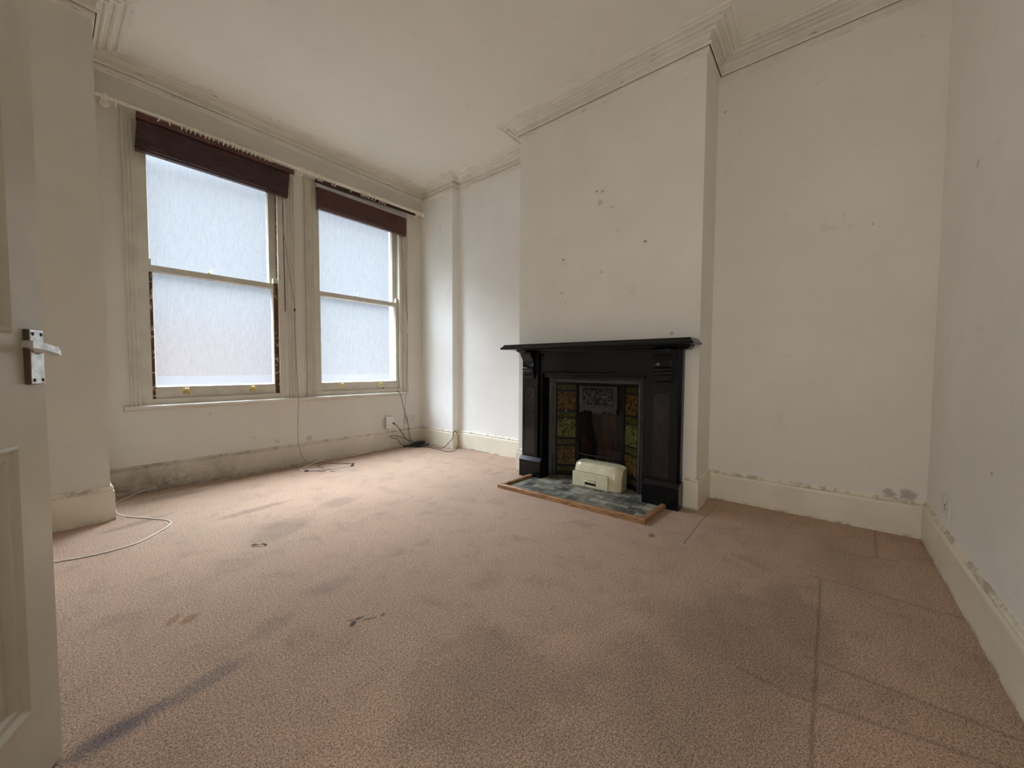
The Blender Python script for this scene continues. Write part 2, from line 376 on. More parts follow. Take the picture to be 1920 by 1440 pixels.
# ------------------------------------------------------------------ mesh helpers (world coordinates; obj() moves them to the owner's origin)
def box(bm, x0, x1, y0, y1, z0, z1):
    v = [bm.verts.new(p) for p in ((x0,y0,z0),(x1,y0,z0),(x1,y1,z0),(x0,y1,z0),(x0,y0,z1),(x1,y0,z1),(x1,y1,z1),(x0,y1,z1))]
    for f in ((0,3,2,1),(4,5,6,7),(0,1,5,4),(1,2,6,5),(2,3,7,6),(3,0,4,7)): bm.faces.new([v[i] for i in f])
    return v
def B(*a): 
    bm = bmesh.new(); box(bm, *a); return bm
def bevel(bm, w, seg=2):
    bmesh.ops.bevel(bm, geom=bm.edges[:], offset=w, segments=seg, profile=.5, affect='EDGES', clamp_overlap=True); return bm
def prism(bm, pts, axis, a, b):
    """extrude a closed 2D outline between a and b along an axis; pts in the other two axes"""
    def P(u, v, w): return (w, u, v) if axis == 'x' else ((u, w, v) if axis == 'y' else (u, v, w))
    A = [bm.verts.new(P(u, v, a)) for u, v in pts]; Bv = [bm.verts.new(P(u, v, b)) for u, v in pts]
    n = len(pts)
    for i in range(n): bm.faces.new((A[i], A[(i+1) % n], Bv[(i+1) % n], Bv[i]))
    bm.faces.new(A[::-1]); bm.faces.new(Bv)
def sweep(bm, path, prof, closed=False, axis=None, cap=True):
    """sweep a profile (offset, height) along a 2D path with mitres; axis maps (u, v, h) to xyz"""
    axis = axis or (lambda u, v, h: (u, v, h))
    n = len(path); rings = []
    for i, p in enumerate(path):
        def nrm(a, b):
            d = Vector((b[0]-a[0], b[1]-a[1])).normalized(); return Vector((-d.y, d.x))
        prv = nrm(path[i-1], p) if (i > 0 or closed) else None
        nxt = nrm(p, path[(i+1) % n]) if (i < n-1 or closed) else None
        if prv is None: m = nxt
        elif nxt is None: m = prv
        else: m = (prv+nxt)/(1+prv.dot(nxt))
        rings.append([bm.verts.new(axis(p[0]+m.x*o, p[1]+m.y*o, h)) for o, h in prof])
    k = len(prof)
    for i in range(n if closed else n-1):
        a, b = rings[i], rings[(i+1) % n]
        for j in range(k-1): bm.faces.new((a[j], b[j], b[j+1], a[j+1]))
        if not closed: bm.faces.new((a[k-1], b[k-1], b[0], a[0]))
    if not closed and cap:
        bm.faces.new(rings[0]); bm.faces.new(rings[-1][::-1])
def smooth_path(pts, n=6):
    P = [Vector(p) for p in pts]
    if len(P) < 3: return P
    out = []
    for i in range(len(P)-1):
        p0 = P[i-1] if i > 0 else P[0]*2-P[1]; p1, p2 = P[i], P[i+1]; p3 = P[i+2] if i+2 < len(P) else P[-1]*2-P[-2]
        for s in range(n):
            t = s/n
            out.append(.5*((2*p1)+(p2-p0)*t+(2*p0-5*p1+4*p2-p3)*t*t+(3*p1-p0-3*p2+p3)*t**3))
    out.append(P[-1]); return out
def tube(bm, pts, r, seg=8, smooth=6, closed=False):
    P = smooth_path(pts, smooth) if smooth else [Vector(p) for p in pts]
    rr = r if callable(r) else (lambda s: r)
    up = None; rings = []
    for i, p in enumerate(P):
        d = (P[min(i+1, len(P)-1)]-P[max(i-1, 0)])
        if d.length < 1e-9: d = Vector((0, 0, 1))
        d.normalize()
        if up is None:
            up = Vector((0, 0, 1)) if abs(d.z) < .9 else Vector((1, 0, 0))
        side = d.cross(up).normalized(); up = side.cross(d).normalized()
        q = rr(i/(len(P)-1))
        rings.append([bm.verts.new(p+(side*math.cos(a)+up*math.sin(a))*q) for a in [2*math.pi*k/seg for k in range(seg)]])
    for a, b in zip(rings[:-1], rings[1:]):
        for k in range(seg): bm.faces.new((a[k], a[(k+1) % seg], b[(k+1) % seg], b[k]))
    bm.faces.new(rings[0][::-1]); bm.faces.new(rings[-1])
def lathe(bm, prof, base, axis=(0, 0, 1), seg=16):
    """prof: (radius, distance along the axis)"""
    ax = Vector(axis).normalized(); s = ax.orthogonal().normalized(); u = ax.cross(s); base = Vector(base); rings = []
    for r, h in prof: rings.append([bm.verts.new(base+ax*h+(s*math.cos(a)+u*math.sin(a))*max(r, 1e-4)) for a in [2*math.pi*k/seg for k in range(seg)]])
    for a, b in zip(rings[:-1], rings[1:]):
        for k in range(seg): bm.faces.new((a[k], a[(k+1) % seg], b[(k+1) % seg], b[k]))
    bm.faces.new(rings[0][::-1]); bm.faces.new(rings[-1])
def obj(name, bm, m, parent=None, shade=None, tri=False):
    bmesh.ops.recalc_face_normals(bm, faces=bm.faces[:])
    me = bpy.data.meshes.new(name); o = bpy.data.objects.new(name, me); C.objects.link(o)
    if parent is not None:
        org = Vector(parent['_org']); o.parent = parent
    else:
        vs = [v.co for v in bm.verts]
        org = Vector(((min(v.x for v in vs)+max(v.x for v in vs))/2, (min(v.y for v in vs)+max(v.y for v in vs))/2, min(v.z for v in vs)))
        o.location = org
    bmesh.ops.translate(bm, verts=bm.verts[:], vec=-org)
    bm.to_mesh(me); bm.free(); me.materials.append(m); o['_org'] = tuple(org)
    if shade:
        for p in me.polygons: p.use_smooth = True
        if shade is True: pass
        else:
            for e in me.edges: pass
            me.set_sharp_from_angle(angle=math.radians(shade))
    return o
def empty(name, loc):
    o = bpy.data.objects.new(name, None); C.objects.link(o); o.location = loc; o.empty_display_size = .1; o['_org'] = tuple(loc); return o
def tag(o, label, cat, group=None, kind=None):
    o['label'] = label; o['category'] = cat
    if group: o['group'] = group
    if kind: o['kind'] = kind
    return o
def struct(o, label=None):
    o['kind'] = 'structure'
    if label: o['label'] = label
    return o
def thing(name, loc, label, cat, group=None): return tag(empty(name, loc), label, cat, group)

# ------------------------------------------------------------------ the room shell
room = [(XR, YR), (XA, YR), (XA, YC2), (XC, YC2), (XC, YC1), (XA, YC1), (XA, YB), (XB, YB), (XB, YW), (XP, YW), (XP, YP), (XR, YP)]
T = .28
bm = bmesh.new(); box(bm, XR-1.3, XA+.35, YR-.3, YW+T, -.12, 0); struct(obj('floor', bm, M_carpet), 'worn pinkish beige fitted carpet with stains and creases')
bm = bmesh.new(); box(bm, XR-1.3, XA+.35, YR-.3, YW+T, ZC, ZC+.15); struct(obj('ceiling', bm, M_ceil), 'off white ceiling')
# window wall with two openings
W = [(.475, 1.50), (1.785, 2.85)]          # inner edges of the architraves
ZS, ZH = .69, 2.84
bm = bmesh.new()
box(bm, XR-1.3, XA+.35, YW, YW+T, 0, ZS-.03); box(bm, XR-1.3, XA+.35, YW, YW+T, ZH, ZC)
for a, b in ((XR-1.3, W[0][0]), (W[0][1], W[1][0]), (W[1][1], XA+.35)): box(bm, a, b, YW, YW+T, ZS-.03, ZH)
struct(obj('wall_window', bm, M_wallwin), 'dingy white wall holding the two sash windows')
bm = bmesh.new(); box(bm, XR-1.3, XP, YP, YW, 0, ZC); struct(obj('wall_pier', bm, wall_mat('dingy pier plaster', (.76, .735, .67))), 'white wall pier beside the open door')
# fireplace wall: alcoves, hollow chimney breast, boxed pipe
bm = bmesh.new()
box(bm, XA, XA+.35, YC1, YW, 0, ZC); box(bm, XB, XA, YB, YW, 0, ZC)
struct(obj('wall_alcove_left', bm, M_alcl), 'white alcove wall between chimney breast and window corner')
bm = bmesh.new(); box(bm, XA, XA+.35, YR-.3, YC2, 0, ZC)
struct(obj('wall_alcove_right', bm, M_alc), 'white alcove wall right of the chimney breast')
bm = bmesh.new(); FO0, FO1, FOZ = 1.03, 1.99, .95
box(bm, XC, XA+.35, YC2, FO0, 0, ZC); box(bm, XC, XA+.35, FO1, YC1, 0, ZC); box(bm, XC, XA+.35, FO0, FO1, FOZ, ZC)
struct(obj('wall_fireplace', bm, M_breast), 'projecting chimney breast above the black fireplace')
bm = bmesh.new(); box(bm, XR-1.3, XA, YR-.3, YR, 0, ZC); struct(obj('wall_right', bm, M_right), 'plain white wall at the right')
bm = bmesh.new(); DY0, DY1 = -.06, .77
box(bm, XR-.12, XR, YR, DY0, 0, ZC); box(bm, XR-.12, XR, DY1, YP, 0, ZC); box(bm, XR-.12, XR, DY0, DY1, 2.13, ZC)
struct(obj('wall_rear', bm, M_wall), 'white wall with the doorway')
bm = bmesh.new(); box(bm, XR-1.3, XR-1.2, YR, YP, 0, ZC); struct(obj('wall_hallway', bm, M_wall), 'hallway wall beyond the doorway')

# cornice
prof = [(0, 3.122), (.006, 3.124), (.007, 3.137), (.013, 3.139), (.0145, 3.153), (.0145, 3.183), (.022, 3.183), (.022, 3.166), (.031, 3.164), (.034, 3.170), (.034, 3.181),
        (.020, 3.185), (.017, 3.192), (.019, 3.224), (.030, 3.238), (.050, 3.243), (.052, 3.232), (.060, 3.227), (.070, 3.231), (.074, 3.246), (.094, 3.246),
        (.096, 3.233), (.106, 3.228), (.118, 3.232), (.121, 3.246), (.141, 3.246), (.144, 3.233), (.158, 3.233), (.162, 3.243), (.180, 3.244), (.190, 3.25), (.190, 3.2505)]
bm = bmesh.new(); sweep(bm, room, prof, closed=True); tr1 = obj('trim_1', bm, M_cornice); struct(tr1, 'moulded plaster cornice with flaking paint')
bm = bmesh.new(); sweep(bm, room, [(.0146, 3.168), (.0146, 3.170), (.0222, 3.170), (.0222, 3.168)], closed=True); obj('crack', bm, M_groove, tr1)  # thin dark strip closing the cornice groove
# skirting boards
sk = [(0, .222), (.006, .222), (.009, .214), (.014, .209), (.015, .203), (.010, .199), (.010, .194), (.017, .188), (.019, .180), (.019, 0), (0, 0)]
def skirting(name, path, m, label, bms=None):
    bm = bmesh.new()
    for p in path: sweep(bm, p, sk)
    struct(obj(name, bm, m), label)
skirting('baseboard_right', [[(XR, YR), (XA, YR)]], M_skirt, 'cream skirting along the right wall')
E_ = .0001
skirting('baseboard_alcove_right', [[(XA, YR+.0), (XA, YC2), (XC, YC2), (XC, .764)]], M_skirt, 'cream skirting in the right alcove')
skirting('baseboard_alcove_left', [[(XC, 2.192), (XC, YC1), (XA, YC1), (XA, YB), (XB, YB), (XB, YW)]], M_skirt, 'cream skirting in the left alcove')
skirting('baseboard_window', [[(XB, YW), (XP, YW)]], M_skirtwin, 'mouldy skirting under the windows')
skirting('baseboard_pier', [[(XP, YW), (XP, YP), (XR, YP)]], M_skirt, 'cream skirting around the wall pier')
skirting('baseboard_rear', [[(XR, YP), (XR, .87)], [(XR, -.16), (XR, YR)]], M_skirt, 'cream skirting on the doorway wall')
bm = bmesh.new()   # door casing, out of view behind the camera
for a, b in ((DY1, DY1+.09), (DY0-.09, DY0)): box(bm, XR, XR+.018, a, b, 0, 2.13)
box(bm, XR, XR+.018, DY0-.09, DY1+.09, 2.13, 2.22)
struct(obj('trim_2', bm, M_doorpaint), 'casing around the doorway')

# ------------------------------------------------------------------ sash windows
def window(idx, wx0, wx1, ax0, ax1, ox0, ox1, gx0, gx1, label):
    """wall opening, architrave outer edges, clear opening between the linings, glass edges"""
    y = YW
    root = struct(empty('window_%d' % idx, ((wx0+wx1)/2, YW, ZS)), label); root['category'] = 'window'
    # architrave: a moulded profile swept up, over and down (offset grows inward)
    ap = [(0, 0), (0, .020), (.006, .026), (.012, .026), (.018, .018), (.022, .018), (.026, .023), (.034, .023), (.040, .014), (.046, .014), (.050, .019), (.058, .019), (.064, .010), (.067, .010), (.067, 0)]
    def arch(x0, x1, z0, z1, prof_):
        b = bmesh.new(); sweep(b, [(x1, z0), (x1, z1), (x0, z1), (x0, z0)], [(o, h) for o, h in prof_], axis=lambda u, v, h: (u, y-h, v)); return b
    obj('architrave', arch(ax0, ax1, ZS, 2.905, ap), M_winpaint, root, 40)
    # box frame lining: flat boards round the opening and the deep jambs behind
    b = bmesh.new()
    for a0, a1 in ((wx0-.004, ox0), (ox1, wx1+.004)): box(b, a0, a1, y-.006, y+.014, ZS, ZH)
    box(b, ox0, ox1, y-.006, y+.014, 2.80, ZH); box(b, ox0, ox1, y-.004, y+.014, ZS, .722)
    box(b, ox0, ox1, y-.008, y+.012, .715, .735)
    obj('staff_bead', b, M_winpaint, root)
    b = bmesh.new()
    for a0, a1 in ((wx0, ox0-.004), (ox1+.004, wx1)): box(b, a0, a1, y+.014, y+.20, ZS, ZH)
    box(b, wx0, wx1, y+.014, y+.20, 2.815, ZH); box(b, wx0, wx1, y+.014, y+.24, ZS-.03, .725)
    obj('box_frame', b, M_peel if idx == 1 else M_winpaint, root)
    b = bmesh.new()   # parting beads
    for a0, a1 in ((ox0-.004, ox0+.006), (ox1-.006, ox1+.004)): box(b, a0, a1, y+.0575, y+.0645, .735, 2.80)
    obj('parting_bead', b, M_sash, root)
    def sash(name, yc, z0, z1, zb, zt, gl0, gl1, horns):
        hx0, hx1 = ox0-.003, ox1+.003
        b = bmesh.new(); t2 = .019
        for a0, a1 in ((hx0, gl0-.008), (gl1+.008, hx1)): box(b, a0, a1, yc-t2, yc+t2, z0, z1)
        box(b, gl0-.008, gl1+.008, yc-t2, yc+t2, z0, zb-.008); box(b, gl0-.008, gl1+.008, yc-t2, yc+t2, zt+.008, z1)
        # putty bevels
        for a0, a1, s in ((gl0-.008, gl0, 1), (gl1, gl1+.008, -1)):
            prism(b, [(a0, yc-t2), (a1, yc+.003), (a1, yc+t2), (a0, yc+t2)] if s > 0 else [(a0, yc+.003), (a1, yc-t2), (a1, yc+t2), (a0, yc+t2)], 'z', zb-.008, zt+.008)
        prism(b, [(yc-t2, zb-.008), (yc+t2, zb-.008), (yc+t2, zb), (yc+.003, zb)], 'x', gl0, gl1)
        prism(b, [(yc-t2, zt+.008), (yc+.003, zt), (yc+t2, zt), (yc+t2, zt+.008)], 'x', gl0, gl1)
        if horns:
            for a0, a1 in ((hx0, gl0-.012), (gl1+.012, hx1)):
                pts = [(yc-t2, z1), (yc+t2, z1), (yc+t2, z1+.025), (yc+.012, z1+.045), (yc-.004, z1+.055), (yc-t2, z1+.05)]
                prism(b, pts, 'x', a0, a1)
        s_ = obj(name, b, M_sash, root)
        obj('glass_pane', B(gl0-.003, gl1+.003, yc+.004, yc+.008, zb-.003, zt+.003), M_glass, s_)
        return s_
    low = sash('lower_sash', y+.037, .7255, 1.795, .838, 1.742, gx0, gx1, True)
    upp = sash('upper_sash', y+.085, 1.755, 2.813, 1.80, 2.765, gx0-.008, gx1-.012, False)
    # bare, peeled stile faces on the left window
    if idx == 1:
        b = bmesh.new(); box(b, ox0+.001, gx0-.009, y+.0165, y+.0185, .736, 1.74); box(b, gx1+.014, ox1-.001, y+.0165, y+.0185, .74, 1.80)
        obj('peeled_paint', b, M_peel, low)
    for x in ((gx0+gx1)/2-.24, (gx0+gx1)/2+.24):     # brass sash lifts
        b = bmesh.new()
        box(b, x-.021, x+.021, y+.0145, y+.018, .765, .800)
        pts = [(y+.0145, .792), (y-.004, .792), (y-.012, .806), (y-.010, .815), (y-.006, .815), (y-.001, .799), (y+.0145, .799)]
        prism(b, pts, 'x', x-.013, x+.013)
        l_ = obj('sash_lift', bevel(b, .0015, 1), M_brass, low)
    x = (gx0+gx1)/2-.06                               # fastener on the meeting rail
    b = bmesh.new(); lathe(b, [(.014, 0), (.014, .004), (.006, .006), (.006, .016)], (x, y+.037, 1.795), seg=12)
    tube(b, [(x, y+.037, 1.808), (x+.012, y+.022, 1.818), (x+.026, y+.012, 1.838)], .0035, 6)
    obj('sash_fastener', b, M_brass, low)
    return root
window(1, .475, 1.50, .408, 1.605, .536, 1.455, .566, 1.405, 'left sash window with peeling brown frame')
window(2, 1.785, 2.85, 1.705, 2.928, 1.845, 2.812, 1.868, 2.765, 'right sash window nearer the chimney breast')
bm = bmesh.new(); sweep(bm, [(2.935, .0), (.372, .0)], [(-.02, .645), (-.02, .688), (.030, .690), (.040, .684), (.044, .672), (.040, .660), (.032, .655), (.012, .652), (.008, .645)],
      axis=lambda u, v, h: (u, YW-v, h))
bm2 = bmesh.new()
pts = [(YW, .645), (YW, .6895), (YW-.030, .6895), (YW-.040, .684), (YW-.044, .672), (YW-.040, .660), (YW-.032, .655), (YW-.012, .652), (YW-.008, .645)]
bm.free(); prism(bm2, pts, 'x', .372, 2.935)
struct(obj('trim_3', bm2, M_sill, None, 50), 'long window board under both windows')

# ------------------------------------------------------------------ curtain pole and rings
PY = YW-.08
def pole_z(x): return 2.916+.010*(x-.3)
root = thing('curtain_pole', (1.7, PY, 2.9), 'long cream curtain pole running above both windows', 'curtain pole')
b = bmesh.new(); tube(b, [(.27, PY, pole_z(.27)), (1.62, PY, pole_z(1.62)-.002)], .0125, 14, 0); obj('pole', b, M_polewhite, root, 50)
b = bmesh.new(); tube(b, [(1.62, PY, pole_z(1.62)-.002), (3.075, PY, pole_z(3.075))], .0175, 14, 0); obj('pole', b, M_polewhite, root, 50)
for x in (.33, 1.665, 3.055):
    z = pole_z(x); b = bmesh.new()
    lathe(b, [(.028, 0), (.028, .006), (.012, .012), (.010, .05), (.012, .062)], (x, YW, z-.012), (0, -1, 0), 16)
    lathe(b, [(.022, -.011), (.0255, -.008), (.0255, .008), (.022, .011)], (x, PY, z), (1, 0, 0), 18)
    obj('bracket', b, M_polewhite, root, 50)
for x, s in ((.27, -1), (3.075, 1)):
    z = pole_z(x); b = bmesh.new(); r = .026
    lathe(b, [(.0165, 0), (.020, .006), (.012, .013)]+[(r*math.sin(a), .013+r*.9-r*math.cos(a)) for a in [math.pi*k/10 for k in range(2, 11)]], (x, PY, z), (s, 0, 0), 18)
    obj('finial', b, M_polewhite, root, 50)
def ring_bm():
    b = bmesh.new(); R, r = .0275, .0040
    rings = []
    for i in range(20):
        a = 2*math.pi*i/20; c = Vector((0, math.cos(a)*R, math.sin(a)*R)); e = Vector((0, math.cos(a), math.sin(a)))
        rings.append([b.verts.new(c+e*math.cos(q)*r+Vector((1, 0, 0))*math.sin(q)*r) for q in [2*math.pi*k/8 for k in range(8)]])
    for i in range(20):
        A, Bq = rings[i], rings[(i+1) % 20]
        for k in range(8): b.faces.new((A[k], A[(k+1) % 8], Bq[(k+1) % 8], Bq[k]))
    lathe(b, [(.002, 0), (.004, .003), (.004, .008), (.002, .011)], (0, 0, -R-.002), (0, 0, -1), 8)
    return b
ring0 = obj('curtain_ring', ring_bm(), M_polewhite, None, 60); org = Vector(ring0['_org'])
# pixel columns of the photo turned into positions along the pole
def pole_x(px):
    # intersection of the view column at the pole's height with the pole's line
    lo, hi = .2, 3.2
    for _ in range(40):
        mid = (lo+hi)/2; d = Vector((mid, PY, pole_z(mid)))-Vector((0, 0, 1))
        if 960+FPX*d.dot(r2)/d.dot(fwd) < px: lo = mid
        else: hi = mid
    return lo
A_ = [340, 348, 356, 365, 375, 384, 391, 400, 409, 418, 426, 434, 440, 446, 455, 462, 470, 477, 487, 496, 501, 505, 509]
sets = [([190, 217], 'white curtain ring at the pole bracket next to the wall pier', 'rings at the left end of the pole'),
        ([294, 319], 'loose white curtain ring above the left blind, apart from the row', 'two loose rings above the left blind'),
        (A_, 'white curtain ring in the long row above the left blind', 'rings in the long row above the left blind'),
        ([557, 563], 'white curtain ring on the left of the middle pole bracket', 'rings left of the middle bracket'),
        ([579, 583, 590, 596, 600, 604], 'white ring just right of the middle pole bracket', 'rings right of the middle bracket'),
        ([623, 628], 'white ring of the pair above the left part of right blind', 'pair of rings above the right blind'),
        ([658], 'single white curtain ring alone above the middle of the right blind', None),
        ([678, 682, 687, 692, 698, 703, 712, 717, 722], 'white ring of the cluster above the right half of right blind', 'rings above the right end of the right blind')]
first = True
for pxs, lab, grp in sets:
    for px in pxs:
        o = ring0 if first else ring0.copy()
        if not first: C.objects.link(o)
        first = False
        x = pole_x(px); rp = .0125 if x < 1.62 else .0175
        o.location = (x, PY, pole_z(x)+rp-.0275+.0042+org.z-.0015)
        o.rotation_euler = (random.uniform(-.25, .25), random.uniform(-.03, .03), random.uniform(-.13, .13))
        if px in (294, 319): o.rotation_euler = (0, 0, .42 if px == 294 else -.38)
        k = pxs.index(px); n = len(pxs); lb = lab
        if n == 2: lb = ('left hand ' if k == 0 else 'right hand ')+lab
        elif 2 < n < 12: lb = ('leftmost', 'second from left', 'third from left', 'fourth from left', 'fifth from left', 'sixth from left', 'seventh from left', 'eighth from left', 'ninth from left')[k]+' '+lab if k < n-1 else 'rightmost '+lab
        elif n > 12: lb = ('first' if k == 0 else 'last')+' white curtain ring of the long row above the left blind, at its '+('left' if k == 0 else 'right')+' end' if k in (0, n-1) else 'white curtain ring inside the long row above the left blind, not at either end'
        o['label'] = lb; o['category'] = 'curtain ring'
        if grp: o['group'] = grp
        elif 'group' in o: del o['group']

# ------------------------------------------------------------------ blinds
def blind(x0, x1, ztop, zbot, m, label, n, dx):
    root = thing('venetian_blind', ((x0+x1)/2, YW-.03, zbot), label, 'blind')
    b = bmesh.new(); pitch = (ztop-zbot-.022)/n; y0, y1 = YW-.072, YW-.028
    for i in range(n):
        z = zbot+.022+pitch*(i+.5); jx = random.uniform(-.0015, .0015)+dx*i; s = bmesh.new()
        pts = []
        for k in range(7): pts.append((y0+(y1-y0)*k/6, z-pitch*.42+.003*math.sin(math.pi*k/6)))
        for k in range(6, -1, -1): pts.append((y0+(y1-y0)*k/6, z+pitch*.42+.003*math.sin(math.pi*k/6)))
        prism(s, pts, 'x', x0+jx, x1+jx+random.uniform(-.001, .001)); obj('slat', s, m, root)
    b.free()
    obj('bottom_rail', bevel(B(x0, x1, y0-.001, y1+.001, zbot, zbot+.018), .003, 1), m, root)
    for q in (.17, .5, .83):
        b = bmesh.new(); x = x0+(x1-x0)*q
        lathe(b, [(.007, 0), (.007, .004)], (x, (y0+y1)/2, zbot-.004), seg=10); 
        obj('cord_button', b, m, root)
        b = bmesh.new(); box(b, x-.0012, x+.0012, y0-.003, y0-.0015, zbot+.01, ztop); obj('ladder_cord', b, m, root)
    return root
b1 = blind(.480, 1.532, 2.850, 2.622, M_blind, 'dark brown wooden blind bunched up over the left window', 13, .0012)
obj('headrail', B(.49, 1.55, YW-.066, YW-.028, 2.850, 2.885), M_blind, b1)
obj('valance', bevel(B(.486, 1.585, YW-.088, YW-.078, 2.852, 2.898), .002, 1), M_blind2, b1)
b2 = blind(1.812, 2.872, 2.826, 2.612, M_blind2, 'dark brown wooden blind over the right window with its valance hanging askew', 13, 0)
obj('headrail', bevel(B(1.80, 2.875, YW-.066, YW-.028, 2.828, 2.866), .003, 1), M_blindrail, b2)
v_ = B(1.79, 3.02, YW-.060, YW-.048, 0, .040)
for q in v_.verts: q.co.z += 2.872+(q.co.x-1.79)*.030
obj('valance', bevel(v_, .002, 1), M_blind, b2)
b = bmesh.new(); tube(b, [(1.478, YW-.085, 2.62), (1.4775, YW-.083, 2.22)], .0035, 8, 0); lathe(b, [(.006, 0), (.006, .02)], (1.4775, YW-.083, 2.21), seg=8)
tube(b, [(1.4775, YW-.083, 2.205), (1.485, YW-.078, 1.53)], .0048, 8, 0); obj('tilt_wand', b, M_blind2, b1, 50)
def cord(name, pts, r, m, parent, sm=6, seg=6):
    b = bmesh.new(); tube(b, pts, r, seg, sm); return obj(name, b, m, parent, True)
cord('lift_cord', [(1.480, YW-.08, 2.62), (1.479, YW-.078, 2.30), (1.575, YW-.05, 1.63), (1.578, YW-.05, 1.54)], .0016, M_cordbrown, b1, 4)
b = bmesh.new(); lathe(b, [(.003, 0), (.008, -.012), (.009, -.022), (.004, -.034)], (1.578, YW-.05, 1.575), seg=10); obj('cord_toggle', b, M_cordbrown, b1, True)
cord('lift_cord', [(1.578, YW-.05, 1.54), (1.582, YW-.048, 1.2), (1.597, YW-.056, .70), (1.597, YW-.05, .60), (1.596, YW-.025, .345), (1.602, YW-.035, .20), (1.625, YW-.035, .10), (1.67, YW-.04, .03), (1.72, YW-.07, .006), (1.82, YW-.14, .004), (1.90, YW-.28, .004), (1.955, YW-.36, .004)], .0017, M_cordbrown, b1, 6)
for q in (0, 1):
    cord('lift_cord', [(2.79+q*.006, YW-.075, 2.61), (2.86+.02*q, YW-.05, 1.95), (2.905, YW-.04, 1.56)], .0014, M_cordbrown, b2, 4)
b = bmesh.new(); lathe(b, [(.003, 0), (.008, -.012), (.009, -.026), (.004, -.04)], (2.905, YW-.04, 1.47), seg=10); obj('cord_toggle', b, M_plastic, b2, True)
cord('lift_cord', [(2.905, YW-.04, 1.44), (2.898, YW-.042, 1.25), (2.872, YW-.056, .70), (2.868, YW-.05, .62), (2.845, YW-.04, .30), (2.835, YW-.04, .05)], .0015, M_cordbrown, b2, 6)

# ------------------------------------------------------------------ sockets
def switch_socket(root, y, xc, zc, wd, ht, face, n, mt):
    """face +1: plate looks toward +y, -1 toward -y"""
    d = .010*face
    pl = B(xc-wd/2, xc+wd/2, min(y, y+d), max(y, y+d), zc-ht/2, zc+ht/2); obj('face_plate', bevel(pl, .003, 2), mt, root)
    for k in range(n):
        cx = xc+(k-(n-1)/2)*wd*.46
        f0, f1 = sorted((y+d, y+d+.0015*face))
        bs = bmesh.new(); box(bs, cx-.010, cx+.010, f0, sorted((y+d, y+d+.004*face))[1] if face > 0 else f1, zc+ht*.16, zc+ht*.38) if face > 0 else box(bs, cx-.010, cx+.010, y+d-.004, y+d, zc+ht*.16, zc+ht*.38)
        obj('rocker_switch', bevel(bs, .001, 1), mt, root)
        bp_ = bmesh.new()
        for a, c, ww, hh in ((0, .02, .0035, .009), (-.011, -.012, .008, .003), (.011, -.012, .008, .003)):
            box(bp_, cx+a-ww/2, cx+a+ww/2, f0-.0003, f1+.0003, zc-ht*.12+c*.5-hh/2, zc-ht*.12+c*.5+hh/2)
        obj('pin_slot', bp_, M_slot, root)
s1 = thing('wall_socket', (2.64, YW, .25), 'white single socket with a plugged in white adapter, left of the cable pile', 'socket')
switch_socket(s1, YW, 2.645, .325, .095, .10, -1, 1, M_plasticaged)
obj('adapter', bevel(B(2.592, 2.690, YW-.045, YW-.0155, .252, .398), .006, 2), M_plastic, s1)
s2 = thing('wall_socket', (2.955, YW, .28), 'white double socket in the corner behind the hanging cords', 'socket')
switch_socket(s2, YW, 2.955, .332, .150, .10, -1, 2, M_plasticaged)
s3 = thing('wall_socket', (2.79, YR, .28), 'white flush socket plate low on the right hand wall', 'socket')
switch_socket(s3, YR, 2.785, .338, .15, .095, 1, 1, M_plastic)

# ------------------------------------------------------------------ fireplace surround (black slate)
o_ = lambda d: XC-d
mp_ = thing('fireplace_surround', (XC-.05, 1.48, 0), 'black slate fireplace surround with corbels on the chimney breast', 'mantelpiece')
b = bmesh.new()      # shelf with a moulded edge on three sides
shp = [(0, 1.165), (0, 1.178), (.006, 1.186), (.012, 1.189), (.018, 1.196), (.026, 1.208)]
outl = [(XC, 2.335), (XC-.228, 2.335), (XC-.228, .665), (XC, .665)]
outl = outl[::-1]
rings = []
def inset(d): return [(XC, .667+d), (XC-.228+d, .667+d), (XC-.228+d, 2.328-d), (XC, 2.328-d)]
for d, z in shp: rings.append([b.verts.new((x, y, z)) for x, y in inset(d)])
for r0, r1 in zip(rings[:-1], rings[1:]):
    for k in range(4): b.faces.new((r0[k], r0[(k+1) % 4], r1[(k+1) % 4], r1[k]))
b.faces.new(rings[0][::-1]); b.faces.new(rings[-1]); obj('shelf', b, M_slate, mp_)
b = bmesh.new(); rings = []
def inset2(d): return [(XC, .735-d), (XC-.085-d, .735-d), (XC-.085-d, 2.215+d), (XC, 2.215+d)]
for d, z in ((0, 1.135), (.004, 1.142), (.016, 1.150), (.022, 1.158), (.022, 1.1655)): rings.append([b.verts.new((x, y, z)) for x, y in inset2(d)])
for r0, r1 in zip(rings[:-1], rings[1:]):
    for k in range(4): b.faces.new((r0[k], r0[(k+1) % 4], r1[(k+1) % 4], r1[k]))
b.faces.new(rings[0][::-1]); b.faces.new(rings[-1]); obj('bed_mould', b, M_slate, mp_)
obj('frieze', bevel(B(XC-.058, XC-.001, 1.03, 1.978, .972, 1.136), .002, 1), M_slate, mp_)
b = bmesh.new(); prism(b, [(XC-.012, .972), (XC-.064, .972), (XC-.066, .966), (XC-.058, .958), (XC-.050, .954), (XC-.046, .944), (XC-.036, .938), (XC-.012, .938)], 'y', 1.036, 1.972); obj('frieze_moulding', b, M_slate, mp_)
b = bmesh.new(); box(b, XC-.040, XC+.0, 1.05, 1.958, .915, .9385); obj('lintel_slip', b, M_slate, mp_)
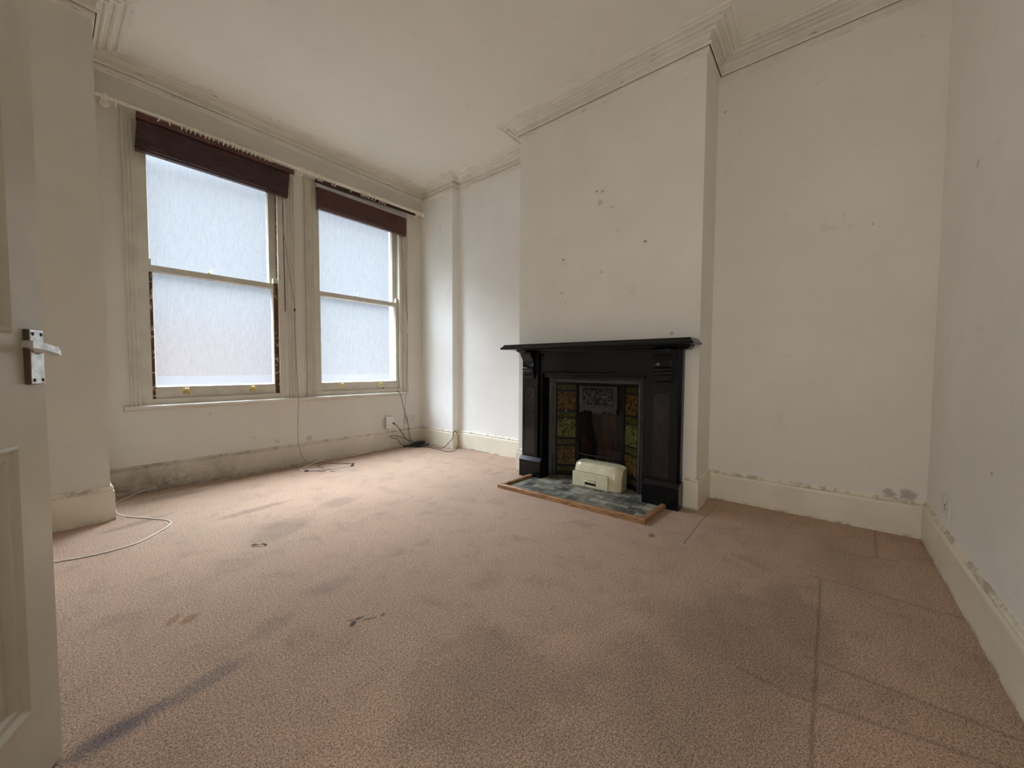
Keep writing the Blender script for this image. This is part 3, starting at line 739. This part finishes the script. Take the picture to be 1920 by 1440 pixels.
for side, (a0, a1, p0, p1, q0, q1, c0, c1, h0, h1) in {'R': (.775, 1.034, .79, .985, .765, 1.02, .845, .965, .830, .950), 'L': (1.972, 2.176, 2.0, 2.172, 1.945, 2.180, 2.026, 2.140, 2.026, 2.140)}.items():
    obj('jamb', bevel(B(XC-.060, XC-.001, a0, a1, 0, 1.137), .002, 1), M_slate, mp_)
    obj('pilaster', bevel(B(XC-.092, XC-.058, p0, p1, .10, 1.137), .003, 1), M_slate, mp_)
    b = bmesh.new()   # raised marble panel with clipped top corners
    pts = [(c0, .21), (c1, .21), (c1, .79), (c1-.018, .822), (c0+.018, .822), (c0, .79)]
    prism(b, pts, 'x', XC-.096, XC-.0915); obj('marble_panel', bevel(b, .0015, 1), M_marble, mp_)
    b = bmesh.new()   # plinth with chamfered cap
    prism(b, [(XC-.02, 0), (XC-.122, 0), (XC-.122, .145), (XC-.126, .150), (XC-.126, .156), (XC-.096, .186), (XC-.02, .186)], 'y', q0, q1)
    obj('plinth', b, M_slate, mp_)
    b = bmesh.new()   # scrolled corbel, profile in x and z
    pr = [(XC-.090, 1.137), (XC-.166, 1.137), (XC-.166, 1.118), (XC-.158, 1.112), (XC-.156, 1.100), (XC-.146, 1.094), (XC-.128, 1.070), (XC-.118, 1.040), (XC-.120, 1.012),
          (XC-.132, 1.002), (XC-.136, .992), (XC-.132, .982), (XC-.124, .977), (XC-.128, .968), (XC-.126, .958), (XC-.116, .952), (XC-.116, .935), (XC-.110, .915), (XC-.098, .902), (XC-.090, .900)]
    prism(b, pr, 'y', h0, h1); obj('corbel', bevel(b, .0012, 1), M_slate, mp_, 40)

# ------------------------------------------------------------------ cast iron insert with tiled cheeks
ins = thing('fireplace_insert', (XC+.06, 1.512, 0), 'cast iron fireplace insert with patterned tile cheeks', 'fireplace')
FX = XC+.055
YM = 1.512
fp = [(0, 0), (0, .030), (.006, .036), (.030, .012), (.034, .012), (.036, .020), (.046, .020), (.050, .012), (.056, .008), (.056, 0)]
# path in (y, z): up the left leg, across, down the right leg; offset points inward
b = bmesh.new(); sweep(b, [(1.952, 0), (1.952, .928), (1.072, .928), (1.072, 0)], [(o, h) for o, h in fp], axis=lambda u, v, h: (FX-h, u, v)); obj('outer_frame', b, M_frameiron, ins)
for y0, y1 in ((1.031, 1.071), (1.953, 1.989)): obj('side_slip', B(XC+.002, XC+.10, y0, y1, 0, .945), M_slate, ins)
obj('head_slip', B(XC+.002, XC+.10, 1.031, 1.989, .929, .949), M_slate, ins)
YI, YO = .385, .225      # half widths at the frame and at the grate
XI, XO = FX+.005, XC+.165
def cheek(s):
    """point on the cheek: u from the outside (0) to the grate (1)"""
    return lambda u, z, n=0: Vector((XI+(XO-XI)*u, YM+s*(YI-(YI-YO)*u), z))+Vector((-(YI-YO), -s*(XO-XI), 0)).normalized()*n
def cheek_box(fn, u0, u1, z0, z1, n0, n1):
    b = bmesh.new(); v = [b.verts.new(fn(u, z, n)) for z in (z0, z1) for n in (n0, n1) for u in (u0, u1)]
    for f in ((0,1,3,2),(4,6,7,5),(0,4,5,1),(2,3,7,6),(0,2,6,4),(1,5,7,3)): b.faces.new([v[i] for i in f])
    return b
rows = [(.055, .100, 'C'), (.118, .285, 'A'), (.303, .350, 'C'), (.368, .535, 'B'), (.553, .600, 'C'), (.618, .785, 'A'), (.803, .848, 'C')]
for s in (1, -1):
    fn = cheek(s)
    obj('cheek_panel', cheek_box(fn, -.02, 1.0, .0, .878, -.02, 0), M_iron, ins)
    for z0, z1, k in rows:
        obj('patterned_tile', bevel(cheek_box(fn, .07, .93, z0, z1, 0, .004), .0015, 1), {'A': M_tileA, 'B': M_tileB, 'C': M_tileC}[k], ins)
    b = bmesh.new()   # slender column at the grate edge
    P0 = fn(1.0, 0, .004)
    lathe(b, [(.012, 0), (.012, .03), (.008, .04), (.007, .27), (.011, .28), (.011, .295), (.007, .305), (.007, .60), (.011, .61), (.011, .625), (.007, .635), (.007, .84), (.011, .85), (.011, .87)], (P0.x-.004, P0.y, 0), seg=12)
    obj('column', b, M_iron, ins, 50)
# front plate round the fire opening
b = bmesh.new()
OW = .195
box(b, XO, XO+.02, YM+OW, YM+YO+.004, 0, .878); box(b, XO, XO+.02, YM-YO-.004, YM-OW, 0, .878); box(b, XO, XO+.02, YM-OW, YM+OW, .635, .878)
obj('front_plate', b, M_iron, ins)
b = bmesh.new(); prism(b, [(YM-YI-.01, XI-.0), (YM+YI+.01, XI-.0), (YM+YO, XO+.02), (YM-YO, XO+.02)], 'z', .872, .900)
for v in b.verts: v.co.x, v.co.y = v.co.y, v.co.x
obj('top_soffit', b, M_iron, ins)
# canopy with cast scroll ornament
b = bmesh.new(); cx0 = XO-.050
pts = [(YM-.178, .605), (YM-.170, .640), (YM-.178, .650), (YM-.178, .845), (YM+.178, .845), (YM+.178, .650), (YM+.170, .640), (YM+.178, .605),
       (YM+.150, .612), (YM+.120, .630), (YM+.09, .622), (YM+.06, .630), (YM+.04, .605), (YM+.02, .612), (YM, .600), (YM-.02, .612), (YM-.04, .605), (YM-.06, .630), (YM-.09, .622), (YM-.120, .630), (YM-.150, .612)]
prism(b, pts, 'x', cx0, XO+.002); hood = obj('canopy', b, M_ironlit, ins)
b = bmesh.new(); pw = .138
for y0, y1, z0, z1 in ((YM-pw-.008, YM-pw, .672, .835), (YM+pw, YM+pw+.008, .672, .835), (YM-pw, YM+pw, .672, .680), (YM-pw, YM+pw, .827, .835)): box(b, cx0-.005, cx0+.001, y0, y1, z0, z1)
obj('panel_border', b, M_ironlit, hood)
obj('panel_ground', B(cx0-.0015, cx0+.001, YM-pw, YM+pw, .680, .827), M_iron, hood)
b = bmesh.new()
def scroll(cy, cz, r0, turns, a0, sgn):
    pts = []
    n = 26
    for i in range(n+1):
        t = i/n; a = a0+sgn*turns*2*math.pi*t; r = r0*(1-.8*t); pts.append((cx0-.005, cy+r*math.cos(a), cz+r*math.sin(a)))
    tube(b, pts, lambda q: .0048*(1-.4*q), 6, 0)
for s in (1, -1):
    for cy, cz, r0, tr, a0, sg in ((.030, .775, .026, 1.2, -1.5, 1), (.070, .735, .030, 1.3, 1.2, -1), (.105, .785, .026, 1.2, -2.2, 1), (.045, .712, .020, 1.1, 2.2, 1), (.112, .708, .020, 1.2, .5, -1), (.075, .800, .018, 1.1, -.5, -1)):
        scroll(YM+s*cy, cz, r0, tr, a0 if s > 0 else math.pi-a0, sg*s)
    for k in range(16):
        y = YM+s*random.uniform(.01, .13); z = random.uniform(.69, .82); a = random.uniform(0, 6.28)
        tube(b, [(cx0-.001, y, z), (cx0-.010, y+.008*math.cos(a), z+.008*math.sin(a)), (cx0-.001, y+.018*math.cos(a+.4), z+.018*math.sin(a+.4))], lambda q: .0014+.0045*math.sin(math.pi*q), 6, 3)
scroll(YM, .75, .018, 1, 1.57, 1)
obj('scroll_ornament', b, M_ornament, hood, 60)
# firebox
b = bmesh.new()
bx = XO+.20
for y0, y1, yb0, yb1 in ((YM+OW, YM+OW+.02, YM+.12, YM+.14), (YM-OW-.02, YM-OW, YM-.14, YM-.12)):
    v = [b.verts.new(p) for p in ((XO+.018, y0, 0), (XO+.018, y1, 0), (bx, yb1, 0), (bx, yb0, 0), (XO+.018, y0, .70), (XO+.018, y1, .70), (bx, yb1, .70), (bx, yb0, .70))]
    for f in ((0,3,2,1),(4,5,6,7),(0,1,5,4),(1,2,6,5),(2,3,7,6),(3,0,4,7)): b.faces.new([v[i] for i in f])
obj('firebox_side', b, M_fireclay, ins)
b = bmesh.new(); prism(b, [(bx-.03, 0), (bx-.005, .25), (bx-.06, .50), (bx-.10, .70), (bx+.03, .70), (bx+.03, 0)], 'y', YM-.145, YM+.145); obj('fireback', b, M_fireclay, ins)
b = bmesh.new(); box(b, XO+.018, bx+.02, YM-OW-.02, YM+OW+.02, .70, .72); obj('firebox_top', b, M_iron, ins)
b = bmesh.new()      # fire bars, bowed forward
for z, r in ((.232, .0065), (.150, .005), (.08, .005)):
    if z > .2 or True:
        dd = .045 if z > .2 else .03
        tube(b, [(XO-.004, YM-OW-.012, z), (XO-dd*.75, YM-OW+.04, z), (XO-dd, YM, z), (XO-dd*.75, YM+OW-.04, z), (XO-.004, YM+OW+.012, z)], r, 8, 8)
for k in range(-1, 2): tube(b, [(XO-.043, YM+k*.10, .23), (XO-.03, YM+k*.10, .06)], .005, 8, 0)
obj('fire_bars', b, M_ironlit, ins, True)
for s in (1, -1):
    b = bmesh.new(); box(b, XO-.014, XO+.004, YM+s*(OW+.014)-.013, YM+s*(OW+.014)+.013, .02, .33)
    p_ = obj('bar_bracket', bevel(b, .003, 1), M_iron, ins)

# hearth and fender
bm = bmesh.new()
prism(bm, [(2.44, .905), (2.406, 2.036), (2.772, 2.015), (2.772, 1.940), (XC+.05, 1.935), (XO-.012, 1.75), (XO-.012, 1.27), (XC+.05, 1.085), (2.772, 1.025), (2.772, .890)], 'z', .0005, .012)
tag(obj('tiled_hearth', bm, M_hearth), 'worn grey and yellow tiled hearth inside the wooden edging', 'hearth')
bm = bmesh.new()
sweep(bm, [(2.772, 2.060), (2.362, 2.082), (2.398, .862), (2.768, .845)], [(0, 0), (0, .030), (.006, .034), (.033, .034), (.038, .030), (.038, 0)])
tag(obj('hearth_fender', bm, M_wood), 'low varnished wooden edging around the tiled hearth', 'fender')

# ash pan cover
ash = thing('ash_pan_cover', (2.86, 1.47, .012), 'cream enamelled ash pan cover standing in front of the grate', 'ash pan cover')
b = bmesh.new(); AZ = .0125
nx = 9
prof_ = [(2.836, AZ), (2.842, .122), (2.855, .160), (2.865, .184), (2.879, .199), (2.905, .207), (2.975, .210), (2.985, .202), (2.985, AZ)]
secs = []
for k in range(0, 15):
    q = k/14; y = 1.638-.412*q
    e = min(q, 1-q)*14
    inx = {0: .016, 1: .004}.get(int(round(e)), 0)
    if q > .5: inx = {0: .040, 1: .016, 2: .004}.get(int(round(e)), 0)
    yy = y
    secs.append([b.verts.new((min(x+inx, 2.984) if i < 7 else x, yy, z-(inx*.5 if z > .1 else 0))) for i, (x, z) in enumerate(prof_)])
for a, c in zip(secs[:-1], secs[1:]):
    for j in range(len(prof_)): b.faces.new((a[j], a[(j+1) % len(prof_)], c[(j+1) % len(prof_)], c[j]))
b.faces.new(secs[0]); b.faces.new(secs[-1][::-1]); obj('cover_body', b, M_cream, ash, 20)
b = bmesh.new(); 
for y0, y1, z0, z1 in ((1.316, 1.420, AZ+.001, .128), (1.520, 1.636, AZ+.001, .128), (1.420, 1.520, .072, .128), (1.420, 1.520, AZ+.001, .030)): box(b, 2.819, 2.842, y0, y1, z0, z1)
obj('drop_front', bevel(b, .0018, 1), M_cream, ash)
b = bmesh.new(); box(b, 2.836, 2.8375, 1.420, 1.520, .030, .072); obj('handle_shade', b, M_slot, ash)  # dark plate standing for the shadow in the slot under the handle
b = bmesh.new(); tube(b, [(2.832, 1.520, .064), (2.818, 1.516, .064), (2.814, 1.500, .064), (2.814, 1.440, .062), (2.818, 1.424, .061), (2.830, 1.420, .061)], .0075, 8, 3); obj('handle', b, M_cream, ash, True)
b = bmesh.new(); box(b, 2.838, 2.8435, 1.325, 1.628, .1255, .1305); obj('seam', b, simple('shadowed enamel joint', (.22, .19, .12), .5), ash)
for r_, x_, z_ in ((.008, 2.925, .055), (.005, 2.905, .085)):
    b = bmesh.new(); lathe(b, [(r_, 0), (r_, .002)], (x_, 1.2265, z_), (0, -1, 0), 12); obj('vent_hole', b, M_slot, ash)

# ------------------------------------------------------------------ open door at the left
AZD = math.radians(24.0)
dd_ = Vector((math.sin(AZD), math.cos(AZD), 0)); dn = Vector((math.cos(AZD), -math.sin(AZD), 0)); DE = Vector((-.0004, 1.4816, 0))
def D3(s, off, z): return DE+dd_*s+dn*off+Vector((0, 0, z))
def dbox(b, s0, s1, n0, n1, z0, z1):
    vs = box(b, s0, s1, n0, n1, z0, z1)
    for v in vs: v.co = D3(*v.co)
def dmap(b):
    for v in b.verts: v.co = D3(*v.co)
    return b
door = empty('door_1', D3(-.8, 0, .012)); door['kind'] = 'structure'; door['label'] = 'open cream panelled door with a chrome lever handle'; door['category'] = 'door'
DW, DH, z0 = .80, 2.10, .010
st, mun = .113, .10
cols = [(-(DW-st), -(DW/2+mun/2)), (-(DW/2-mun/2), -st)]
rws = [(.208, .822), (1.070, 1.985)]
b = bmesh.new()
for a0, a1 in ((-DW, -(DW-st)), (-st, 0)):
    box(b, a0, a1, -.042, 0, z0, DH)
for zz0, zz1 in ((z0, .208), (.822, 1.070), (1.985, DH)): box(b, -(DW-st), -st, -.042, 0, zz0, zz1)
for zz0, zz1 in rws: box(b, -(DW/2+mun/2), -(DW/2-mun/2), -.042, 0, zz0, zz1)
obj('door_frame', dmap(b), M_doorpaint, door)
for a0, a1 in cols:
    for zz0, zz1 in rws:
        b = bmesh.new(); box(b, a0-.004, a1+.004, -.030, -.014, zz0-.004, zz1+.004); obj('door_panel', dmap(b), M_doorpaint, door)
        b = bmesh.new()
        mpz = [(0, -.014), (0, .003), (.006, .007), (.012, .003), (.016, -.002), (.026, -.004), (.030, -.001), (.034, -.004), (.038, -.014)]
        sweep(b, [(a1, zz0), (a1, zz1), (a0, zz1), (a0, zz0)], mpz, closed=True, axis=lambda u, v, h: tuple(D3(u, h, v)))
        obj('panel_moulding', b, M_doorpaint, door, 35)
hd = obj('handle_plate', bevel(dmap(B(-.0738, -.0245, .0004, .0105, .955, 1.082)), .0015, 1), M_chromedark, door)
b = bmesh.new(); box(b, -.0725, -.0258, .0100, .0118, .9565, 1.0805); obj('plate_face', bevel(dmap(b), .0008, 1), M_chrome, hd)
b = bmesh.new()
for s, z in ((-.064, .965), (-.034, .965), (-.064, 1.072), (-.034, 1.072)): lathe(b, [(.0042, 0), (.0042, .0012), (.002, .002)], tuple(D3(s, .0115, z)), tuple(dn), 10)
obj('screw', b, M_slot, hd)
b = bmesh.new()
lathe(b, [(.013, 0), (.011, .006), (.008, .012), (.008, .034)], tuple(D3(-.050, .0115, 1.037)), tuple(dn), 14)
# lever arm: back toward the hinge, rising slightly
segs_ = [(-.047, 1.028, .0055), (-.056, 1.034, .0075), (-.10, 1.0415, .0078), (-.147, 1.0455, .0078)]
vr = []
for s, z, hh in segs_:
    vr.append([b.verts.new(D3(s, n, z+q*hh)) for n, q in ((.032, -1), (.050, -1), (.050, 1), (.032, 1))])
for a, c in zip(vr[:-1], vr[1:]):
    for j in range(4): b.faces.new((a[j], a[(j+1) % 4], c[(j+1) % 4], c[j]))
b.faces.new(vr[0][::-1]); b.faces.new(vr[-1])
obj('lever', b, M_chrome, hd)

# ------------------------------------------------------------------ cables
R_ = .0035
wc = bmesh.new()
tube(wc, [(-.25, 3.14, R_), (-.1, 3.05, R_), (.004, 2.991, R_), (.142, 2.945, R_), (.283, 2.955, R_), (.383, 3.039, R_), (.470, 3.155, R_), (.475, 3.25, R_), (.41, 3.38, R_), (.32, 3.53, R_), (.285, 3.64, R_), (.282, 3.78, R_), (.295, 3.93, R_), (.37, 4.05, R_+.002), (.47, 4.092, .03)], R_, 8, 8)
tag(obj('cable', wc, M_whitecable, None, True), 'white cable looping over the carpet around the wall pier', 'cable')
tv = bmesh.new()
tube(tv, [(2.655, YW-.024, .25), (2.64, YW-.026, .21), (2.60, YW-.026, .12), (2.52, YW-.027, .04), (2.30, YW-.03, .006), (2.0, YW-.03, .006), (1.85, YW-.045, .03), (1.78, YW-.10, .03), (1.60, 3.95, .008), (1.530, 3.88, .006), (1.56, 3.80, .005), (1.68, 3.74, .005), (1.80, 3.70, .006), (1.90, 3.66, .005)], .0038, 8, 8)
tag(obj('cable', tv, M_whitecable, None, True), 'thin white cable lying in a flat loop on the carpet below the blind cord', 'cable')
bc = bmesh.new()
tube(bc, [(1.98, 3.75, .005), (1.92, 3.82, .004), (1.80, 3.93, .004), (1.70, 3.90, .004), (1.70, 3.78, .008), (1.66, 3.66, .004), (1.60, 3.76, .004), (1.55, 3.80, .004)], .0024, 6, 8)
tube(bc, [(1.70, 3.72, .006), (1.712, 3.66, .012), (1.70, 3.61, .006), (1.72, 3.58, .004)], .0022, 6, 6)
cb = obj('cable', bc, M_cordbrown, None, True); tag(cb, 'thin brown lead with small black plugs on the carpet under the window', 'cable')
for x, y, dx, dy in ((1.955, 3.70, .028, .02), (1.915, 3.655, .03, -.006), (1.535, 3.80, .028, -.02)):
    b = bmesh.new(); tube(b, [(x, y, .008), (x+dx, y+dy, .008)], .0065, 8, 0); q = obj('plug', b, M_black, cb)
# black leads
b = bmesh.new()
tube(b, [(2.76, YW-.05, .695), (2.785, YW-.052, .66), (2.855, YW-.035, .45), (2.917, YW-.03, .25), (2.930, YW-.032, .12), (2.96, YW-.05, .05), (3.0, YW-.10, .02)], .0032, 8, 8)
lathe(b, [(.006, 0), (.006, .02)], (2.757, YW-.050, .693), (-.6, 0, .5), 8)
tag(obj('cable', b, M_black, None, True), 'black lead hanging from the window board down to the cable pile', 'cable')
b = bmesh.new()
tube(b, [(2.70, YW-.05, .305), (2.74, YW-.05, .27), (2.81, YW-.05, .17), (2.87, YW-.06, .09), (2.93, YW-.08, .03), (2.99, YW-.10, .02)], .0038, 8, 8)
lathe(b, [(.006, 0), (.009, .008), (.009, .028), (.005, .034)], (2.705, YW-.05, .300), (-.8, 0, .5), 10)
tag(obj('cable', b, M_black, None, True), 'short black lead with a plug end beside the white adapter', 'cable')
b = bmesh.new()
tube(b, [(2.98, YW-.12, .03), (2.90, YW-.06, .075), (2.80, YW-.04, .125), (2.70, YW-.035, .155), (2.645, YW-.035, .158), (2.66, YW-.035, .135), (2.74, YW-.04, .11), (2.79, YW-.05, .04), (2.85, YW-.08, .008), (2.95, YW-.13, .008)], .0036, 8, 8)
tube(b, [(3.04, YW-.22, .012), (3.05, 3.70, .006), (3.085, 3.62, .006), (3.12, 3.57, .06), (3.128, 3.49, .14), (3.135, 3.485, .20), (3.132, 3.46, .228), (3.13, 3.42, .215), (3.12, 3.38, .15), (3.10, 3.37, .06), (3.05, 3.38, .008), (2.98, 3.45, .005), (3.00, 3.62, .005), (2.98, 3.80, .006), (2.95, 3.90, .008)], .0036, 8, 8)
for k in range(16):
    cx, cy = 2.96+random.uniform(-.03, .03), YW-.16+random.uniform(-.035, .03); rx, ry = random.uniform(.05, .14), random.uniform(.025, .07); a = random.uniform(-.5, .5); zb = .006+k*.0032
    if k > 9: rx *= .6; cx += .03
    ps = []
    for i in range(15):
        th = 2*math.pi*i/14; u, v = rx*math.cos(th), ry*math.sin(th)
        ps.append((cx+u*math.cos(a)-v*math.sin(a), min(cy+u*math.sin(a)+v*math.cos(a), YW-.03), max(.005, zb+.010*math.sin(th*2+k))))
    tube(b, ps, .0036, 6, 3)
for x, y in ((2.80, YW-.09), (2.84, YW-.07)): tube(b, [(x, y, .012), (x+.03, y-.01, .012)], .010, 8, 0)
tag(obj('cable_pile', b, M_black, None, True), 'tangled pile of black cables on the carpet in the corner', 'cable')
# crumb of plaster on the carpet
b = bmesh.new()
tube(b, [(.700, 2.435, .005), (.715, 2.428, .009), (.728, 2.405, .006), (.742, 2.402, .009), (.757, 2.385, .004)], lambda q: .0028+.0014*math.sin(q*9), 6, 3)
tag(obj('debris', b, simple('curled scrap', (.20, .16, .12), .7), None, True), 'small curled scrap lying in the middle of the carpet', 'debris')
b = bmesh.new(); tube(b, [(XI+.075, YM+.305, .655), (XI+.070, YM+.310, .60), (XI+.072, YM+.313, .545)], .0018, 6, 3)
lathe(b, [(.003, 0), (.004, .008), (.002, .014)], (XI+.072, YM+.313, .533), seg=8)
for v in b.verts: v.co.x -= .022
tag(obj('string', b, M_whitecable, None, True), 'short white string hanging against the left tiles of the fireplace', 'string')

# ------------------------------------------------------------------ outside, seen dimly through the misted glass
bm = bmesh.new(); box(bm, -60, 80, YW+T, YW+90, -1.0, -.9); struct(obj('ground_outside', bm, M_paving), 'pale street outside the windows')
for o in list(bpy.data.objects):
    if '_org' in o: del o['_org']
